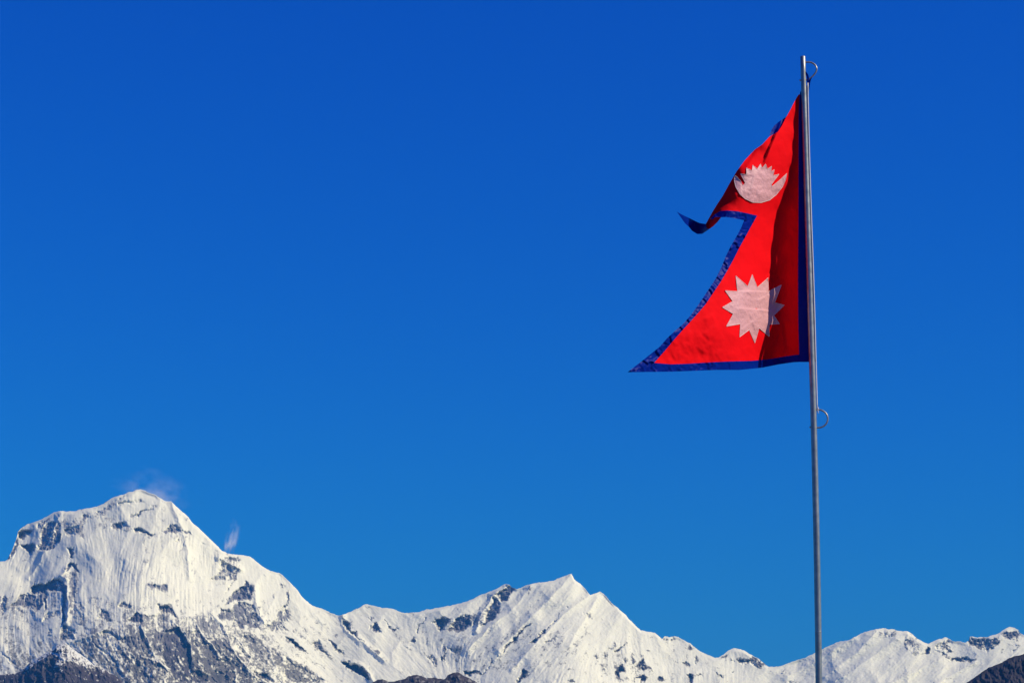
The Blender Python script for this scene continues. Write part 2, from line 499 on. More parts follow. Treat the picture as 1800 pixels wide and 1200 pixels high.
# narrow snow-covered crests of the lower spurs: sheet, how far they stand out, half width, line
CRESTS = [
 ('H', 5, 13, '1500,730 1300,850 1000,1020 800,1130'),
 ('H', 6, 15, '1740,660 1560,850 1400,980 1200,1130'),
 ('I', 6, 15, '450,740 250,880 0,1060 -200,1180'),
 ('I', 5, 12, '900,960 600,1100 400,1200'),
 ('I', 6, 11, '1280,980 1050,1100 900,1200'),
 ('F', 6, 13, '1520,60 1280,330 1000,600 760,850'),
 ('F', 5, 11, '1700,280 1450,470 1150,780 900,1050'),
 ('G', 5, 11, '300,300 150,560 0,800'),
 ('F', 5, 11, '1100,180 950,380 640,640 420,860'),
 ('A', 5, 9, '640,480 560,700 420,1000 300,1180'),
 ('B', 5, 9, '310,380 420,640 480,900 500,1180'),
 ('C', 6, 7, '1490,600 1560,740 1620,900 1720,1010 1800,1080'),
 ('C', 7, 9, '610,790 700,770 900,720 1000,680 1100,630'),
 ('C', 4, 6, '1490,910 1640,960 1800,1050'),
 ('D', 6, 7, '320,540 380,600 450,700 510,800 525,900'),
 ('D', 7, 8, '720,470 850,570 900,680 930,780 1010,930 1120,1040 1210,1130 1320,1200'),
 ('D', 6, 7, '960,690 1050,790 1110,880 1150,930 1115,1010'),
 ('D', 5, 6, '540,520 640,690 740,800 840,930'),
 ('D', 4, 5, '500,690 510,800'),
 ('D', 4, 5, '980,1050 1000,1130 985,1200'),
 ('B', 9, 9, '810,960 1040,1080'),
 ('D', 7, 8, '1180,180 1200,330 1240,480 1290,560'),
 ('E', 7, 9, '610,480 650,640 760,720 900,830 1060,960'),
 ('E', 6, 7, '640,970 800,1000 900,1090 940,1190'),
 ('F', 7, 8, '860,160 690,290 590,450 520,650'),
 ('A', 8, 9, '700,1080 640,1150 700,1180'),
 ('C', 9, 9, '710,180 720,400 705,560'),
]

xs = np.array([p[0] for p in SKYLINE]); ys = np.array([p[1] for p in SKYLINE])
PXC = np.concatenate([np.linspace(-900, -30, 30)[:-1], np.arange(-30, 1830.1, 1.0), np.linspace(1830, 2700, 30)[1:]])
top = np.interp(PXC, xs, ys)
top = top + fbm(PXC / 9.0, PXC * 0 + 3.3, 4, 40, 0.65) * 0.9
ker = np.exp(-0.5 * (np.arange(-150, 151) / 45.0) ** 2); ker /= ker.sum()
fx = np.arange(-1300, 3101, 1.0)
tops = np.interp(PXC, fx, np.convolve(np.pad(np.interp(fx, xs, ys), 150, 'edge'), ker, 'valid'))
tops = np.minimum(tops, np.interp(PXC, [-900, 0, 130, 300, 400, 3000], [1000, 938, 925, 925, 2000, 2000]))
NR = 290
tv = np.linspace(0, 1, NR)
PYB = 1216.0
PX = np.repeat(PXC[None, :], NR, 0)
PY = top[None, :] + (PYB - top[None, :]) * tv[:, None]
UNIT = 37500.0 / FPX


FALL = np.array([(60, 960, -25), (20, 1030, -20), (150, 930, 10), (250, 980, -12), (330, 1000, -5), (480, 1060, 20),
                 (430, 1170, 45), (560, 1130, 45), (650, 1110, 42), (700, 1160, 38), (780, 1080, -42), (900, 1100, -48),
                 (1050, 1100, -42), (1130, 1150, 25), (1250, 1170, 5), (1400, 1180, -52), (1550, 1150, -52),
                 (1700, 1170, -45), (120, 1170, 40), (250, 1160, 35), (100, 1080, 0), (260, 1080, -5)], float)


def fall_angle(px, py):
    wsum = 0; ang = 0
    for kx, ky, ka in FALL:
        w = 1.0 / (((px - kx) ** 2 + (1.3 * (py - ky)) ** 2) / 900.0 + 1.0) ** 2
        wsum = wsum + w; ang = ang + w * ka
    return ang / wsum


# gullies: let melt water and avalanches run down the face and gather, row by row
GUX = np.arange(-60, 1861, 1.0); GUY = np.arange(850, 1222, 1.0)
gX, gY = np.meshgrid(GUX, GUY)
gH = 3.0 * fbm(gX / 42, gY / 42, 2, 501) + 1.6 * fbm(gX / 13, gY / 16, 3, 505, 0.65)
gT = np.tan(np.radians(fall_angle(gX, gY)))
gTop = np.interp(GUX, xs, ys)
flow = np.zeros(gX.shape)
acc = np.zeros(len(GUX))
ncol = len(GUX)
jit = np.random.RandomState(11)
for k in range(len(GUY) - 1):
    acc = np.where(GUY[k] >= gTop, acc + 1.0, 0.0)
    flow[k] = acc
    base = np.arange(ncol) + gT[k] + (jit.rand(ncol) - 0.5) * 0.9
    near = np.zeros(ncol); np.add.at(near, np.clip(np.rint(base).astype(int), 0, ncol - 1), acc)
    near = np.log1p(near)
    best = None; bi = None
    for off in (-2, -1, 0, 1, 2):
        t = np.clip(np.rint(base + off).astype(int), 0, ncol - 1)
        cost = gH[k + 1][t] * 0.45 + 0.16 * abs(off) - 0.085 * near[t]
        if best is None:
            best = cost; bi = t
        else:
            m_ = cost < best
            best = np.where(m_, cost, best); bi = np.where(m_, t, bi)
    nxt = np.zeros(ncol)
    np.add.at(nxt, bi, acc)
    acc = nxt
flow[-1] = flow[-2]


def gblur(a, sg):
    rad = int(3 * sg + 1)
    kk = np.exp(-0.5 * (np.arange(-rad, rad + 1) / sg) ** 2); kk /= kk.sum()
    for ax in (0, 1):
        pad = [(0, 0), (0, 0)]; pad[ax] = (rad, rad)
        b_ = np.pad(a, pad, 'edge'); o_ = 0
        n_ = a.shape[ax]
        for q_, w_ in enumerate(kk):
            o_ = o_ + w_ * (b_[q_:q_ + n_] if ax == 0 else b_[:, q_:q_ + n_])
        a = o_
    return a


lf = np.log1p(flow)
GULLY = gblur(lf, 1.0) * 0.55 + gblur(np.clip(lf - 2.0, 0, None), 2.2) * 1.5 + gblur(np.clip(lf - 3.6, 0, None), 5.0) * 3.0
GULLY = GULLY - gblur(GULLY, 25.0)


def gully_at(px, py):
    u = np.clip(px - GUX[0], 0, ncol - 1.001); v = np.clip(py - GUY[0], 0, len(GUY) - 1.001)
    i = u.astype(int); j = v.astype(int); u = u - i; v = v - j
    g = GULLY
    return (g[j, i] * (1 - u) + g[j, i + 1] * u) * (1 - v) + (g[j + 1, i] * (1 - u) + g[j + 1, i + 1] * u) * v


def relief(px, py, ysm):
    """how far the mountain side stands out towards the valley, in photo points, and how bare it is"""
    dep = py - ysm
    R = 0.80 * dep + 0.0009 * np.clip(dep, 0, None) ** 2
    wx = px + 3.0 * fbm(px / 17, py / 17, 3, 1) + 1.2 * fbm(px / 5, py / 5, 2, 4)
    wy = py + 3.0 * fbm(px / 17, py / 17, 3, 9) + 1.2 * fbm(px / 5, py / 5, 2, 14)
    ang = fall_angle(px, py)
    gul = gully_at(px, py)
    streak = 0; wt = 0; ribs = 0
    for i, a in enumerate((-48, -15, 8, 42)):
        w = np.exp(-((ang - a) / 16.0) ** 2) + 1e-4
        ca, sa = math.cos(R_(a)), math.sin(R_(a))
        u = wx * 0.5 + px * 0.5; v = wy * 0.5 + py * 0.5
        ac = u * ca - v * sa; al = u * sa + v * ca
        s = (ridged(ac / 30, al / 120, 1, 20 + i) * 2.6 + ridged(ac / 12, al / 75, 1, 30 + i) * 1.25
             + ridged(ac / 5.5, al / 40, 1, 50 + i) * 0.75 + pn(ac / 2.6, al / 20, 60 + i) * 0.42)
        streak = streak + w * s; wt = wt + w
        ribs = ribs + w * (ridged(ac / 26, al / 90, 2, 20 + i) * 0.6 + ridged(ac / 9, al / 40, 1, 150 + i) * 0.4)
    streak = streak / wt; ribs = ribs / wt
    # bare rock
    bare = np.full(px.shape, 0.0)
    wedge = np.zeros(px.shape)
    for s, dens, txt in ROCKS:
        poly = sheet(s, txt)
        pa = np.array(poly); x0, y0 = pa.min(0); x1, y1 = pa.max(0)
        sel = (px > x0 - 8) & (px < x1 + 8) & (py > y0 - 8) & (py < y1 + 8)
        if not sel.any():
            continue
        qx, qy = wx[sel], wy[sel]
        ins = in_poly(qx, qy, poly)
        d = seg_dist(qx, qy, poly)
        sd = np.where(ins, d, -d)
        f = sstep(-3.2, 3.6, sd) * dens * 0.93
        bare[sel] = np.maximum(bare[sel], f)
        if dens > 0.58 and (x1 - x0) < 110:
            sl = 0.7 if dens >= 0.9 else 0.32
            hgt = np.clip(np.clip(px[sel], x0, x1) - x1, -24, 0)
            hgt = hgt * sl * sstep(-1.0, 4.0, sd)
            wedge[sel] = np.where(np.abs(hgt) > np.abs(wedge[sel]), hgt, wedge[sel])
    low = sstep(1010, 1200, py) * sstep(640, 420, px)
    bare = np.maximum(bare, 0.10 + 0.30 * low)
    big = fbm(px / 110, py / 110, 2, 70) * 8.0 + ridged(wx / 55, wy / 70, 1, 75) * 3.6
    mid = fbm(px / 24, py / 24, 2, 80) * 2.0
    fine = fbm(px / 8, py / 8, 3, 85, 0.68) * 3.2
    flute = sstep(110, 160, px) * sstep(400, 360, px) * sstep(925, 945, py) * sstep(1100, 1060, py) + 0.6 * sstep(680, 760, px) * sstep(1160, 1080, px) + 0.5 * sstep(1380, 1420, px)
    calm_ = sstep(-0.35, 0.45, fbm(px / 70, py / 55, 2, 131))
    rough_amt = 0.07 + 0.93 * sstep(0.25, 0.8, bare)
    fade = sstep(-1, 6, py - np.interp(px, xs, ys))
    R = R + fade * (big + mid * (0.3 + 0.7 * rough_amt) + ribs * 2.6 * low + streak * (0.22 + 0.5 * rough_amt + 0.30 * flute) - gul * ((0.10 + 0.55 * calm_) * (0.55 + 0.45 * np.clip(flute, 0, 1)) + 0.75 * rough_amt)) + fine * rough_amt * (0.3 + 0.7 * fade) + wedge * 0.8
    crest = np.zeros(px.shape)
    for s, h, w, txt in CRESTS:
        pl = sheet(s, txt)
        pa = np.array(pl); x0, y0 = pa.min(0) - w * 2; x1, y1 = pa.max(0) + w * 2
        sel = (px > x0) & (px < x1) & (py > y0) & (py < y1)
        d = seg_dist(wx[sel] * 0.5 + px[sel] * 0.5, wy[sel] * 0.5 + py[sel] * 0.5, pl, False)
        R[sel] += h * np.clip(1 - d / w, 0, 1) ** 1.4
        crest[sel] = np.maximum(crest[sel], (h < 0 or w < 9.5) * (1 - sstep(0.3, 1.7, d)) * sstep(-0.8, 0.0, pn(px[sel] / 9, py[sel] / 9, 111)))
    nz = 0.43 + 0.32 * fbm(wx / 9, wy / 9, 3, 90, 0.75) + 0.22 * ribs + 0.20 * fbm(px / 3.2, py / 3.2, 2, 95, 0.75) + 0.12 * streak / 2.0 + 0.14 * np.clip(gul, -1.5, 2.5)
    rock = sstep(-0.26, 0.26, np.clip(bare, 0, 1) ** 0.88 * 1.14 + 0.02 - nz) * (0.84 + 0.15 * sstep(0.6, 0.9, bare))
    rock = rock * (1 - 0.9 * crest)
    return R, rock


YSM = np.repeat(tops[None, :], NR, 0)
RR, ROCK = relief(PX, PY, YSM)
face = survey(PX, PY, 37500.0 - UNIT * RR)
# below the frame: the foot of the range, coarse
low_py = np.array([1240, 1280, 1340, 1420, 1520, 1640, 1800, 2000.0])
foot = []
for j, q in enumerate(low_py):
    Rj = RR[-1] + 1.25 * (q - PYB) + fbm(PXC / 90, PXC * 0 + q / 90, 3, 77) * 10
    foot.append(survey(PXC, np.full(PXC.shape, q), 37500.0 - UNIT * Rj))
back = []
for j in range(6, 0, -1):
    p = face[0].copy()
    p[:, 1] += j * 420.0
    p[:, 2] -= (j * 420.0) * 0.85 + fbm(PXC / 20, PXC * 0 + j, 2, 33) * 60
    back.append(p)
V = np.concatenate([np.array(back), face, np.array(foot)], 0)
ROCKV = np.concatenate([np.zeros((6, len(PXC))), ROCK, np.repeat(ROCK[-1:], len(low_py), 0)], 0)
nr, nc = V.shape[:2]
idx = np.arange(nr * nc).reshape(nr, nc)
quads = np.stack([idx[:-1, :-1], idx[1:, :-1], idx[1:, 1:], idx[:-1, 1:]], -1)
PYV = np.concatenate([np.repeat(PY[:1], 6, 0), PY, np.repeat(low_py[:, None], nc, 1)], 0)
cx = np.repeat((0.5 * (PXC[:-1] + PXC[1:]))[None], nr - 1, 0)
cy = 0.5 * (PYV[:-1, :-1] + PYV[1:, 1:])
cut1 = np.interp(cy, [1082, 1100, 1116, 1132, 1150, 1166, 1190, 1215], [602, 606, 625, 645, 665, 690, 715, 730])
cut2 = np.interp(cy, [1172, 1185, 1200, 1220], [1357, 1380, 1410, 1440])
own = np.where(cx < cut1, 0, np.where(cx < cut2, 1, 2))
flatV = V.reshape(-1, 3); flatR = ROCKV.ravel()
for k, (nm, lb) in enumerate((('mountain', 'tall snow massif with fluted white face and dark rock buttresses at the left'),
                              ('mountain', 'sharp white pointed peak with streaked flanks between the massif and the flagpole'),
                              ('mountain', 'smooth rounded snow mountain behind the flagpole at the right'))):
    q = quads[own == k]
    used, inv = np.unique(q.ravel(), return_inverse=True)
    ob = mesh_obj(nm, flatV[used], inv.reshape(-1, 4), M_MTN, attrs={'rock': flatR[used]})
    tag(ob, lb, kind='structure')


# ------------------------------------------------------------------ the dark hills in front
def hill(name, prof, dist, label, snow_fn=None, slope=1.1, seed=0, amp=1.0, step=1.0):
    hx = np.array([p[0] for p in prof], float); hy = np.array([p[1] for p in prof], float)
    a, b_ = hx[0], hx[-1]
    pc = np.arange(a, b_ + 0.01, step)
    tp = np.interp(pc, hx, hy) + fbm(pc / 6.0, pc * 0 + seed, 3, seed) * 0.9 * amp
    rows = np.concatenate([np.linspace(0, 1, 90) ** 1.0 * 90, 90 + np.linspace(0, 1, 9)[1:] ** 1.5 * 620])
    P = np.repeat(pc[None], len(rows), 0)
    Q = tp[None] + rows[:, None] * np.linspace(1, 1, len(rows))[:, None]
    smt = np.interp(pc, pc, np.convolve(np.pad(tp, 12, 'edge'), np.ones(25) / 25, 'valid'))
    wx = P + 3 * fbm(P / 15, Q / 15, 2, seed + 1)
    fade = sstep(0, 10, rows)[:, None]
    Rl = slope * (Q - smt[None]) + fade * amp * (ridged(wx / 26, Q / 40, 3, seed + 3) * 5.0 + fbm(P / 7, Q / 9, 3, seed + 6, 0.65) * 2.6)
    unit = dist / FPX
    F = survey(P, Q, dist - unit * Rl)
    bk = []
    for j in range(5, 0, -1):
        p = F[0].copy(); p[:, 1] += j * dist * 0.02; p[:, 2] -= j * dist * 0.018
        bk.append(p)
    Vv = np.concatenate([np.array(bk), F], 0)
    sn = snow_fn(P, Q, rows[:, None] + 0 * P, wx) if snow_fn else np.zeros(P.shape)
    sn = np.concatenate([np.zeros((5, len(pc))), sn], 0)
    n0, n1 = Vv.shape[:2]
    ii = np.arange(n0 * n1).reshape(n0, n1)
    qd = np.stack([ii[:-1, :-1], ii[1:, :-1], ii[1:, 1:], ii[:-1, 1:]], -1).reshape(-1, 4)
    ob = mesh_obj(name, Vv.reshape(-1, 3), qd, M_HILL, attrs={'snow': sn.ravel()})
    tag(ob, label, kind='structure')
    return ob


def dusting(P, Q, r, wx):
    n = 0.5 + 0.36 * fbm(wx / 7, Q / 7, 4, 120, 0.75) + 0.34 * fbm(P / 2.8, Q / 2.8, 2, 126)
    lit = np.where(P > 118, 0.62, 0.52)
    s = sstep(-0.15, 0.15, lit * sstep(1192, 1158, Q) + 0.25 * sstep(3, 0, r) + 0.02 - n)
    dark = in_poly(wx, Q, sheet('C', '290,1110 400,980 530,890 600,900 580,1050 560,1110')) | \
        in_poly(wx, Q, sheet('C', '650,1000 740,960 900,1050 860,1110 660,1110'))
    return np.where(dark, s * 0.15, s)


hill('hill', [(-260, 1215), (-120, 1180), (-40, 1192), (0, 1185), (25, 1183), (37, 1179), (48, 1168), (57, 1161), (67, 1155), (80, 1147), (90, 1143),
              (100, 1133), (115, 1129), (123, 1136), (135, 1145), (150, 1155), (165, 1168), (183, 1175), (196, 1183), (208, 1190),
              (217, 1199), (240, 1204), (300, 1212), (380, 1225)], 27000.0,
     'brown snow-dusted spur below the massif in the bottom left corner', dusting, 1.0, 200, 1.0)
hill('hill', [(610, 1240), (640, 1212), (652, 1200), (660, 1196), (667, 1193), (673, 1193), (682, 1197), (692, 1197), (703, 1194), (712, 1192), (717, 1188), (725, 1186),
              (732, 1185), (740, 1187), (750, 1191), (762, 1190), (773, 1192), (782, 1193), (787, 1186), (795, 1182), (802, 1180),
              (810, 1183), (817, 1188), (825, 1191), (833, 1195), (840, 1200), (860, 1212), (900, 1235)], 18000.0,
     'low dark ridge at the bottom edge below the pointed peak',
     lambda P, Q, r, wx: 0.25 * sstep(0.55, 0.8, 0.5 + 0.4 * fbm(wx / 6, Q / 6, 3, 150)), 1.0, 230, 0.9)
hill('hill', [(1640, 1235), (1697, 1200), (1710, 1192), (1725, 1181), (1737, 1173), (1750, 1168), (1760, 1164), (1770, 1158), (1783, 1152),
              (1793, 1151), (1800, 1148), (1830, 1138), (1900, 1120), (2000, 1135), (2150, 1200)], 14000.0,
     'dark bare hillside in the bottom right corner', None, 0.9, 260, 0.8)

# ------------------------------------------------------------------ ground: the hilltop and the valley
M_GROUND, nt, b = new_mat('dry_hill_grass')
g1 = noise(nt, 0.8, 8, 0.65)
nt.links.new(ramp(nt, g1, [(0.3, (0.045, 0.050, 0.022)), (0.7, (0.13, 0.11, 0.06))]), b.inputs['Base Color'])
b.inputs['Roughness'].default_value = 0.95
bump(nt, noise(nt, 14.0, 6), 0.5, 0.05, b)
rads = np.concatenate([[0.0], np.geomspace(0.6, 130000, 90)])
ths = np.linspace(0, 2 * np.pi, 97)[:-1]
RG, TG = np.meshgrid(rads, ths, indexing='ij')
GX, GY = RG * np.cos(TG), RG * np.sin(TG)
prof_r = [0, 30, 80, 300, 1500, 5000, 12000, 26000, 130000]
prof_z = [0, 0, -6, -70, -600, -1350, -1700, -1700, -1700]
GZ = np.interp(RG, prof_r, prof_z) + fbm(GX / 2500, GY / 2500, 4, 300) * 160 * sstep(400, 5000, RG) \
    + fbm(GX / 9, GY / 9, 2, 310) * 0.10 * sstep(0, 6, RG) * sstep(200, 60, RG)
ii = np.arange(GX.size).reshape(GX.shape)
jn = np.roll(ii, -1, 1)
gq = np.stack([ii[:-1], ii[1:], jn[1:], jn[:-1]], -1).reshape(-1, 4)
ground = mesh_obj('ground', np.stack([GX, GY, GZ], -1).reshape(-1, 3), gq, M_GROUND)
tag(ground, kind='structure')

# ------------------------------------------------------------------ flagpole
YP = 18.3
PU = YP / FPX            # metres per photo point at the pole


def at_pole(px, py, out=0.0):
    """point near the pole; out = photo points towards the viewer"""
    return survey(px, py, YP - PU * np.asarray(out, float))


def tube(name, pts, rad, mat, parent=None, n=14, caps=True):
    pts = np.asarray(pts, float)
    m = len(pts)
    rad = np.full(m, rad) if np.isscalar(rad) else np.asarray(rad, float)
    tan = np.gradient(pts, axis=0)
    tan /= np.linalg.norm(tan, axis=1)[:, None]
    up = np.array([0, 1.0, 0]) if abs(tan[0][1]) < 0.9 else np.array([1.0, 0, 0])
    v = []
    nrm = up - tan[0] * up.dot(tan[0]); nrm /= np.linalg.norm(nrm)
    for i in range(m):
        nrm = nrm - tan[i] * nrm.dot(tan[i]); nrm /= np.linalg.norm(nrm)
        bn = np.cross(tan[i], nrm)
        for k in range(n):
            a = 2 * math.pi * k / n
            v.append(pts[i] + rad[i] * (math.cos(a) * nrm + math.sin(a) * bn))
    f = []
    for i in range(m - 1):
        for k in range(n):
            k2 = (k + 1) % n
            f.append((i * n + k, i * n + k2, (i + 1) * n + k2, (i + 1) * n + k))
    if caps:
        c0 = len(v); v.append(pts[0]); v.append(pts[-1])
        for k in range(n):
            k2 = (k + 1) % n
            f.append((c0, k2, k, k)); f.append((c0 + 1, (m - 1) * n + k, (m - 1) * n + k2, (m - 1) * n + k2))
    me = bpy.data.meshes.new(name)
    off = np.array(parent.location) if parent else np.zeros(3)
    me.from_pydata([tuple(np.asarray(p) - off) for p in v], [], [t if t[2] != t[3] else t[:3] for t in f])
    for p in me.polygons:
        p.use_smooth = len(p.vertices) == 4
    me.materials.append(mat)
    ob = bpy.data.objects.new(name, me)
    col.objects.link(ob)
    if parent: ob.parent = parent
    return ob


M_STEEL, nt, b = new_mat('galvanised_steel')
n1 = noise(nt, 18.0, 6, 0.6)
nt.links.new(ramp(nt, n1, [(0.3, (0.24, 0.255, 0.245)), (0.7, (0.39, 0.40, 0.38))]), b.inputs['Base Color'])
b.inputs['Metallic'].default_value = 0.68
rr = node(nt, 'ShaderNodeMapRange')
rr.inputs['To Min'].default_value = 0.34; rr.inputs['To Max'].default_value = 0.44
nt.links.new(n1, rr.inputs['Value']); nt.links.new(rr.outputs[0], b.inputs['Roughness'])
bump(nt, noise(nt, 160.0, 4), 0.15, 0.002, b)

M_ROD, nt, b = new_mat('worn_steel_rod')
nt.links.new(ramp(nt, noise(nt, 60.0, 4), [(0.3, (0.20, 0.19, 0.17)), (0.7, (0.45, 0.44, 0.42))]), b.inputs['Base Color'])
b.inputs['Metallic'].default_value = 0.7; b.inputs['Roughness'].default_value = 0.4

PL_Y = [100, 250, 420, 720, 1000, 1200]
PL_X = [1411.3, 1415.4, 1420.7, 1429.8, 1436.2, 1439.4]
PL_R = [4.7, 5.0, 5.2, 5.5, 5.7, 5.9]


def pole_x(y): return np.interp(y, PL_Y, PL_X)


py_ = np.linspace(100, 1200, 45)
cx3 = np.polyfit(PL_Y, PL_X, 3)
pole_x = lambda y: np.polyval(cx3, y)
pp = at_pole(pole_x(py_), py_)
pr = np.interp(py_, PL_Y, PL_R) * PU
dirn = pp[-1] - pp[-2]
foot_t = (-0.6 - pp[-1][2]) / dirn[2]
ext = np.array([pp[-1] + dirn * foot_t * s for s in (0.33, 0.66, 1.0)])
pp = np.concatenate([pp, ext]); pr = np.concatenate([pr, np.full(3, pr[-1])])
pole = empty('flagpole', (pp[-1][0], pp[-1][1], 0.0))
tag(pole, 'tall thin grey steel flagpole with two wire loops', 'flagpole')
# rounded tip
tip = pp[0]; upv = (pp[0] - pp[1]); upv /= np.linalg.norm(upv)
pp = np.concatenate([[tip + upv * 0.004, tip + upv * 0.003], pp]); pr = np.concatenate([[pr[0] * 0.55, pr[0] * 0.86], pr])
tube('shaft', pp, pr, M_STEEL, pole, n=28)
# a seam where two pipes are welded
sy = 1110
sp = at_pole(pole_x(np.array([sy - 1.2, sy, sy + 1.2])), np.array([sy - 1.2, sy, sy + 1.2]))
tube('weld_seam', sp, np.array([5.85, 6.15, 5.85]) * PU, M_STEEL, pole, n=28, caps=False)


def smooth_path(ctrl, n=40):
    c = np.asarray(ctrl, float)
    t = np.concatenate([[0], np.cumsum(np.linalg.norm(np.diff(c, axis=0), axis=1))])
    ts = np.linspace(0, t[-1], n)
    out = np.stack([np.interp(ts, t, c[:, k]) for k in range(c.shape[1])], 1)
    for _ in range(6):
        out[1:-1] = 0.25 * out[:-2] + 0.5 * out[1:-1] + 0.25 * out[2:]
    return out


ringA = smooth_path([(1410, 110, 0), (1416, 109.6, 0), (1424, 109.3, 0), (1429.5, 111.5, 0), (1434, 115.5, .4), (1436, 120.5, .8), (1435.3, 125, 1),
                     (1432.5, 129.8, 1), (1428.5, 134, .6), (1424, 138.2, 0), (1418, 141, 0), (1411, 141.3, 0), (1405.4, 141.3, 0)], 60)
ringB = smooth_path([(1429, 719.3, 0), (1437, 719.6, 0), (1443, 720, 0), (1449, 723, .3), (1453.5, 728, .6), (1455.3, 734.5, .8), (1454.6, 741, .8),
                     (1450.5, 747, .5), (1444, 751, 0), (1437, 751.3, 0), (1430, 750.8, 0), (1423, 750.6, 0)], 60)
tube('ring', at_pole(ringA[:, 0], ringA[:, 1], ringA[:, 2]), 1.45 * PU, M_ROD, pole, n=10)
tube('ring', at_pole(ringB[:, 0], ringB[:, 1], ringB[:, 2]), 1.45 * PU, M_ROD, pole, n=10)

# ------------------------------------------------------------------ rope
M_ROPE, nt, b = new_mat('white_cord')
nt.links.new(ramp(nt, noise(nt, 300.0, 3), [(0.3, (0.62, 0.60, 0.62)), (0.7, (0.82, 0.80, 0.80))]), b.inputs['Base Color'])
b.inputs['Roughness'].default_value = 0.8
rope = empty('rope', tuple(at_pole(1437.5, 719)))
tag(rope, 'thin white cord stretched along the right side of the flagpole', 'rope')
rpy = np.linspace(146, 717, 70)
roff = np.interp(rpy, [146, 170, 400, 560, 717], [7.4, 7.0, 6.6, 7.2, 7.2]) + 0.25 * np.sin(rpy / 60)
tube('cord', at_pole(pole_x(rpy) + roff, rpy, 0.5), 1.05 * PU, M_ROPE, rope, n=8)
kn = smooth_path([(1436.8, 715, 1), (1438.8, 717, 1.8), (1438.4, 720.6, .2), (1435.8, 721.2, -1), (1435.6, 718.2, 1), (1438, 716.6, 2),
                  (1438.8, 719.6, 1.2), (1436.6, 721.6, .8), (1436.2, 719, 1.6)], 40)
tube('knot', at_pole(kn[:, 0], kn[:, 1], kn[:, 2]), 0.85 * PU, M_ROPE, rope, n=8)
e1 = smooth_path([(1437.5, 720.5, 1), (1438.6, 723, 1.2), (1439.2, 726.5, 1)], 10)
tube('loose_end', at_pole(e1[:, 0], e1[:, 1], e1[:, 2]), np.linspace(0.75, 0.35, 10) * PU, M_ROPE, rope, n=7)
e2 = smooth_path([(1436.8, 720.5, .6), (1436.6, 723, .8), (1436.1, 725.5, .6)], 10)
tube('loose_end', at_pole(e2[:, 0], e2[:, 1], e2[:, 2]), np.linspace(0.7, 0.3, 10) * PU, M_ROPE, rope, n=7)


# ------------------------------------------------------------------ flag
def cloth_mat(name, c, rough, transl, wrinkle_scale, wrinkle, sheen=0.0, spec=0.3, weave=0.0):
    m, nt, b = new_mat(name)
    base = mix_rgb(nt, noise(nt, 6.0, 5), tuple(0.93 * v for v in c), c)
    nt.links.new(base, b.inputs['Base Color'])
    b.inputs['Roughness'].default_value = rough
    b.inputs['Specular IOR Level'].default_value = spec
    b.inputs['Sheen Weight'].default_value = sheen
    bump(nt, noise(nt, wrinkle_scale, 5, 0.6), wrinkle, 0.01, b)
    tr = node(nt, 'ShaderNodeBsdfTranslucent')
    nt.links.new(base, tr.inputs['Color'])
    mx = node(nt, 'ShaderNodeMixShader')
    mx.inputs[0].default_value = transl
    out = nt.nodes['Material Output']
    nt.links.new(b.outputs[0], mx.inputs[1]); nt.links.new(tr.outputs[0], mx.inputs[2])
    nt.links.new(mx.outputs[0], out.inputs['Surface'])
    return m


M_RED = cloth_mat('crimson_cloth', (0.98, 0.004, 0.010), 0.75, 0.08, 28.0, 0.25, spec=0.04)
M_BLUE = cloth_mat('blue_satin', (0.001, 0.016, 0.25), 0.36, 0.0, 26.0, 0.3, spec=0.03)
M_PINK = cloth_mat('white_satin_red_glow', (0.74, 0.38, 0.42), 0.5, 0.05, 34.0, 0.7, spec=0.4)  # white satin; red light from the cloth behind is put into its colour


def P(txt):
    v = [float(t) for t in txt.replace(',', ' ').split()]
    return [(v[i], v[i + 1]) for i in range(0, len(v), 2)]


def Z(ox, oy, s, txt):
    return [(ox + x / s, oy + y / s) for x, y in P(txt)]


hoist_in = P('1405,176 1404,200 1403.6,300 1403.4,400 1402.6,480 1403,560 1404.6,623')   # red / hoist border seam
# relief of the cloth, photo points towards the viewer, at points of the flag
CTRL = []


def row(y, *xr):
    for x, r in xr:
        CTRL.append((x, y, r))


# y, hoist x, fold x, then the run of the fly: (x, relief above the fold)
def band(y, xf, *fly, drop=0.42):
    xh = float(pole_x(y))
    rf = -5 - drop * (xh - 3 - xf)
    row(y, (xh + 7, -5), (xh - 3, -5), (0.5 * (xh - 3 + xf), 0.5 * (rf - 5)), (xf, rf), *[(x, rf + r * 1.12 + 0.15 * (y - 200) * min(1.0, (xf - x) / 60.0)) for x, r in fly])


row(140, (1421, -2))
band(165, 1407, (1402, 5))
band(185, 1405, (1396, 9), (1391, 14), drop=0.38)
band(215, 1402, (1392, 9), (1380, 18), (1374, 22), (1360, 27), drop=0.38)
band(255, 1399, (1368, 25), (1345, 40), (1331, 39), (1322, 28), drop=0.37)
band(300, 1395, (1352, 32), (1325, 52), (1309, 61), (1301, 63), (1293, 50), drop=0.37)
band(340, 1387, (1340, 36), (1310, 59), (1291, 67), (1272, 45), drop=0.37)
band(372, 1375, (1335, 32), (1300, 58), (1276, 68), (1254, 50), drop=0.38)
band(398, 1370, (1330, 33), (1262, 75), (1247, 64), (1238, 52), drop=0.38)
row(400, (1222, 12), (1212, 55)); row(385, (1205, 66), (1222, 18)); row(372, (1190, 96)); row(410, (1230, 8))
band(440, 1365, (1325, 33), (1280, 68), drop=0.40)
band(490, 1364, (1310, 44), (1258, 86), drop=0.48)
band(540, 1367, (1300, 53), (1228, 110), drop=0.60)
band(590, 1366, (1290, 60), (1230, 108), (1180, 145), drop=0.62)
band(625, 1352, (1290, 50), (1230, 98), (1180, 136), (1145, 162), drop=0.55)
band(652, 1344, (1290, 44), (1230, 92), (1180, 131), (1140, 160), (1104, 186), drop=0.48)
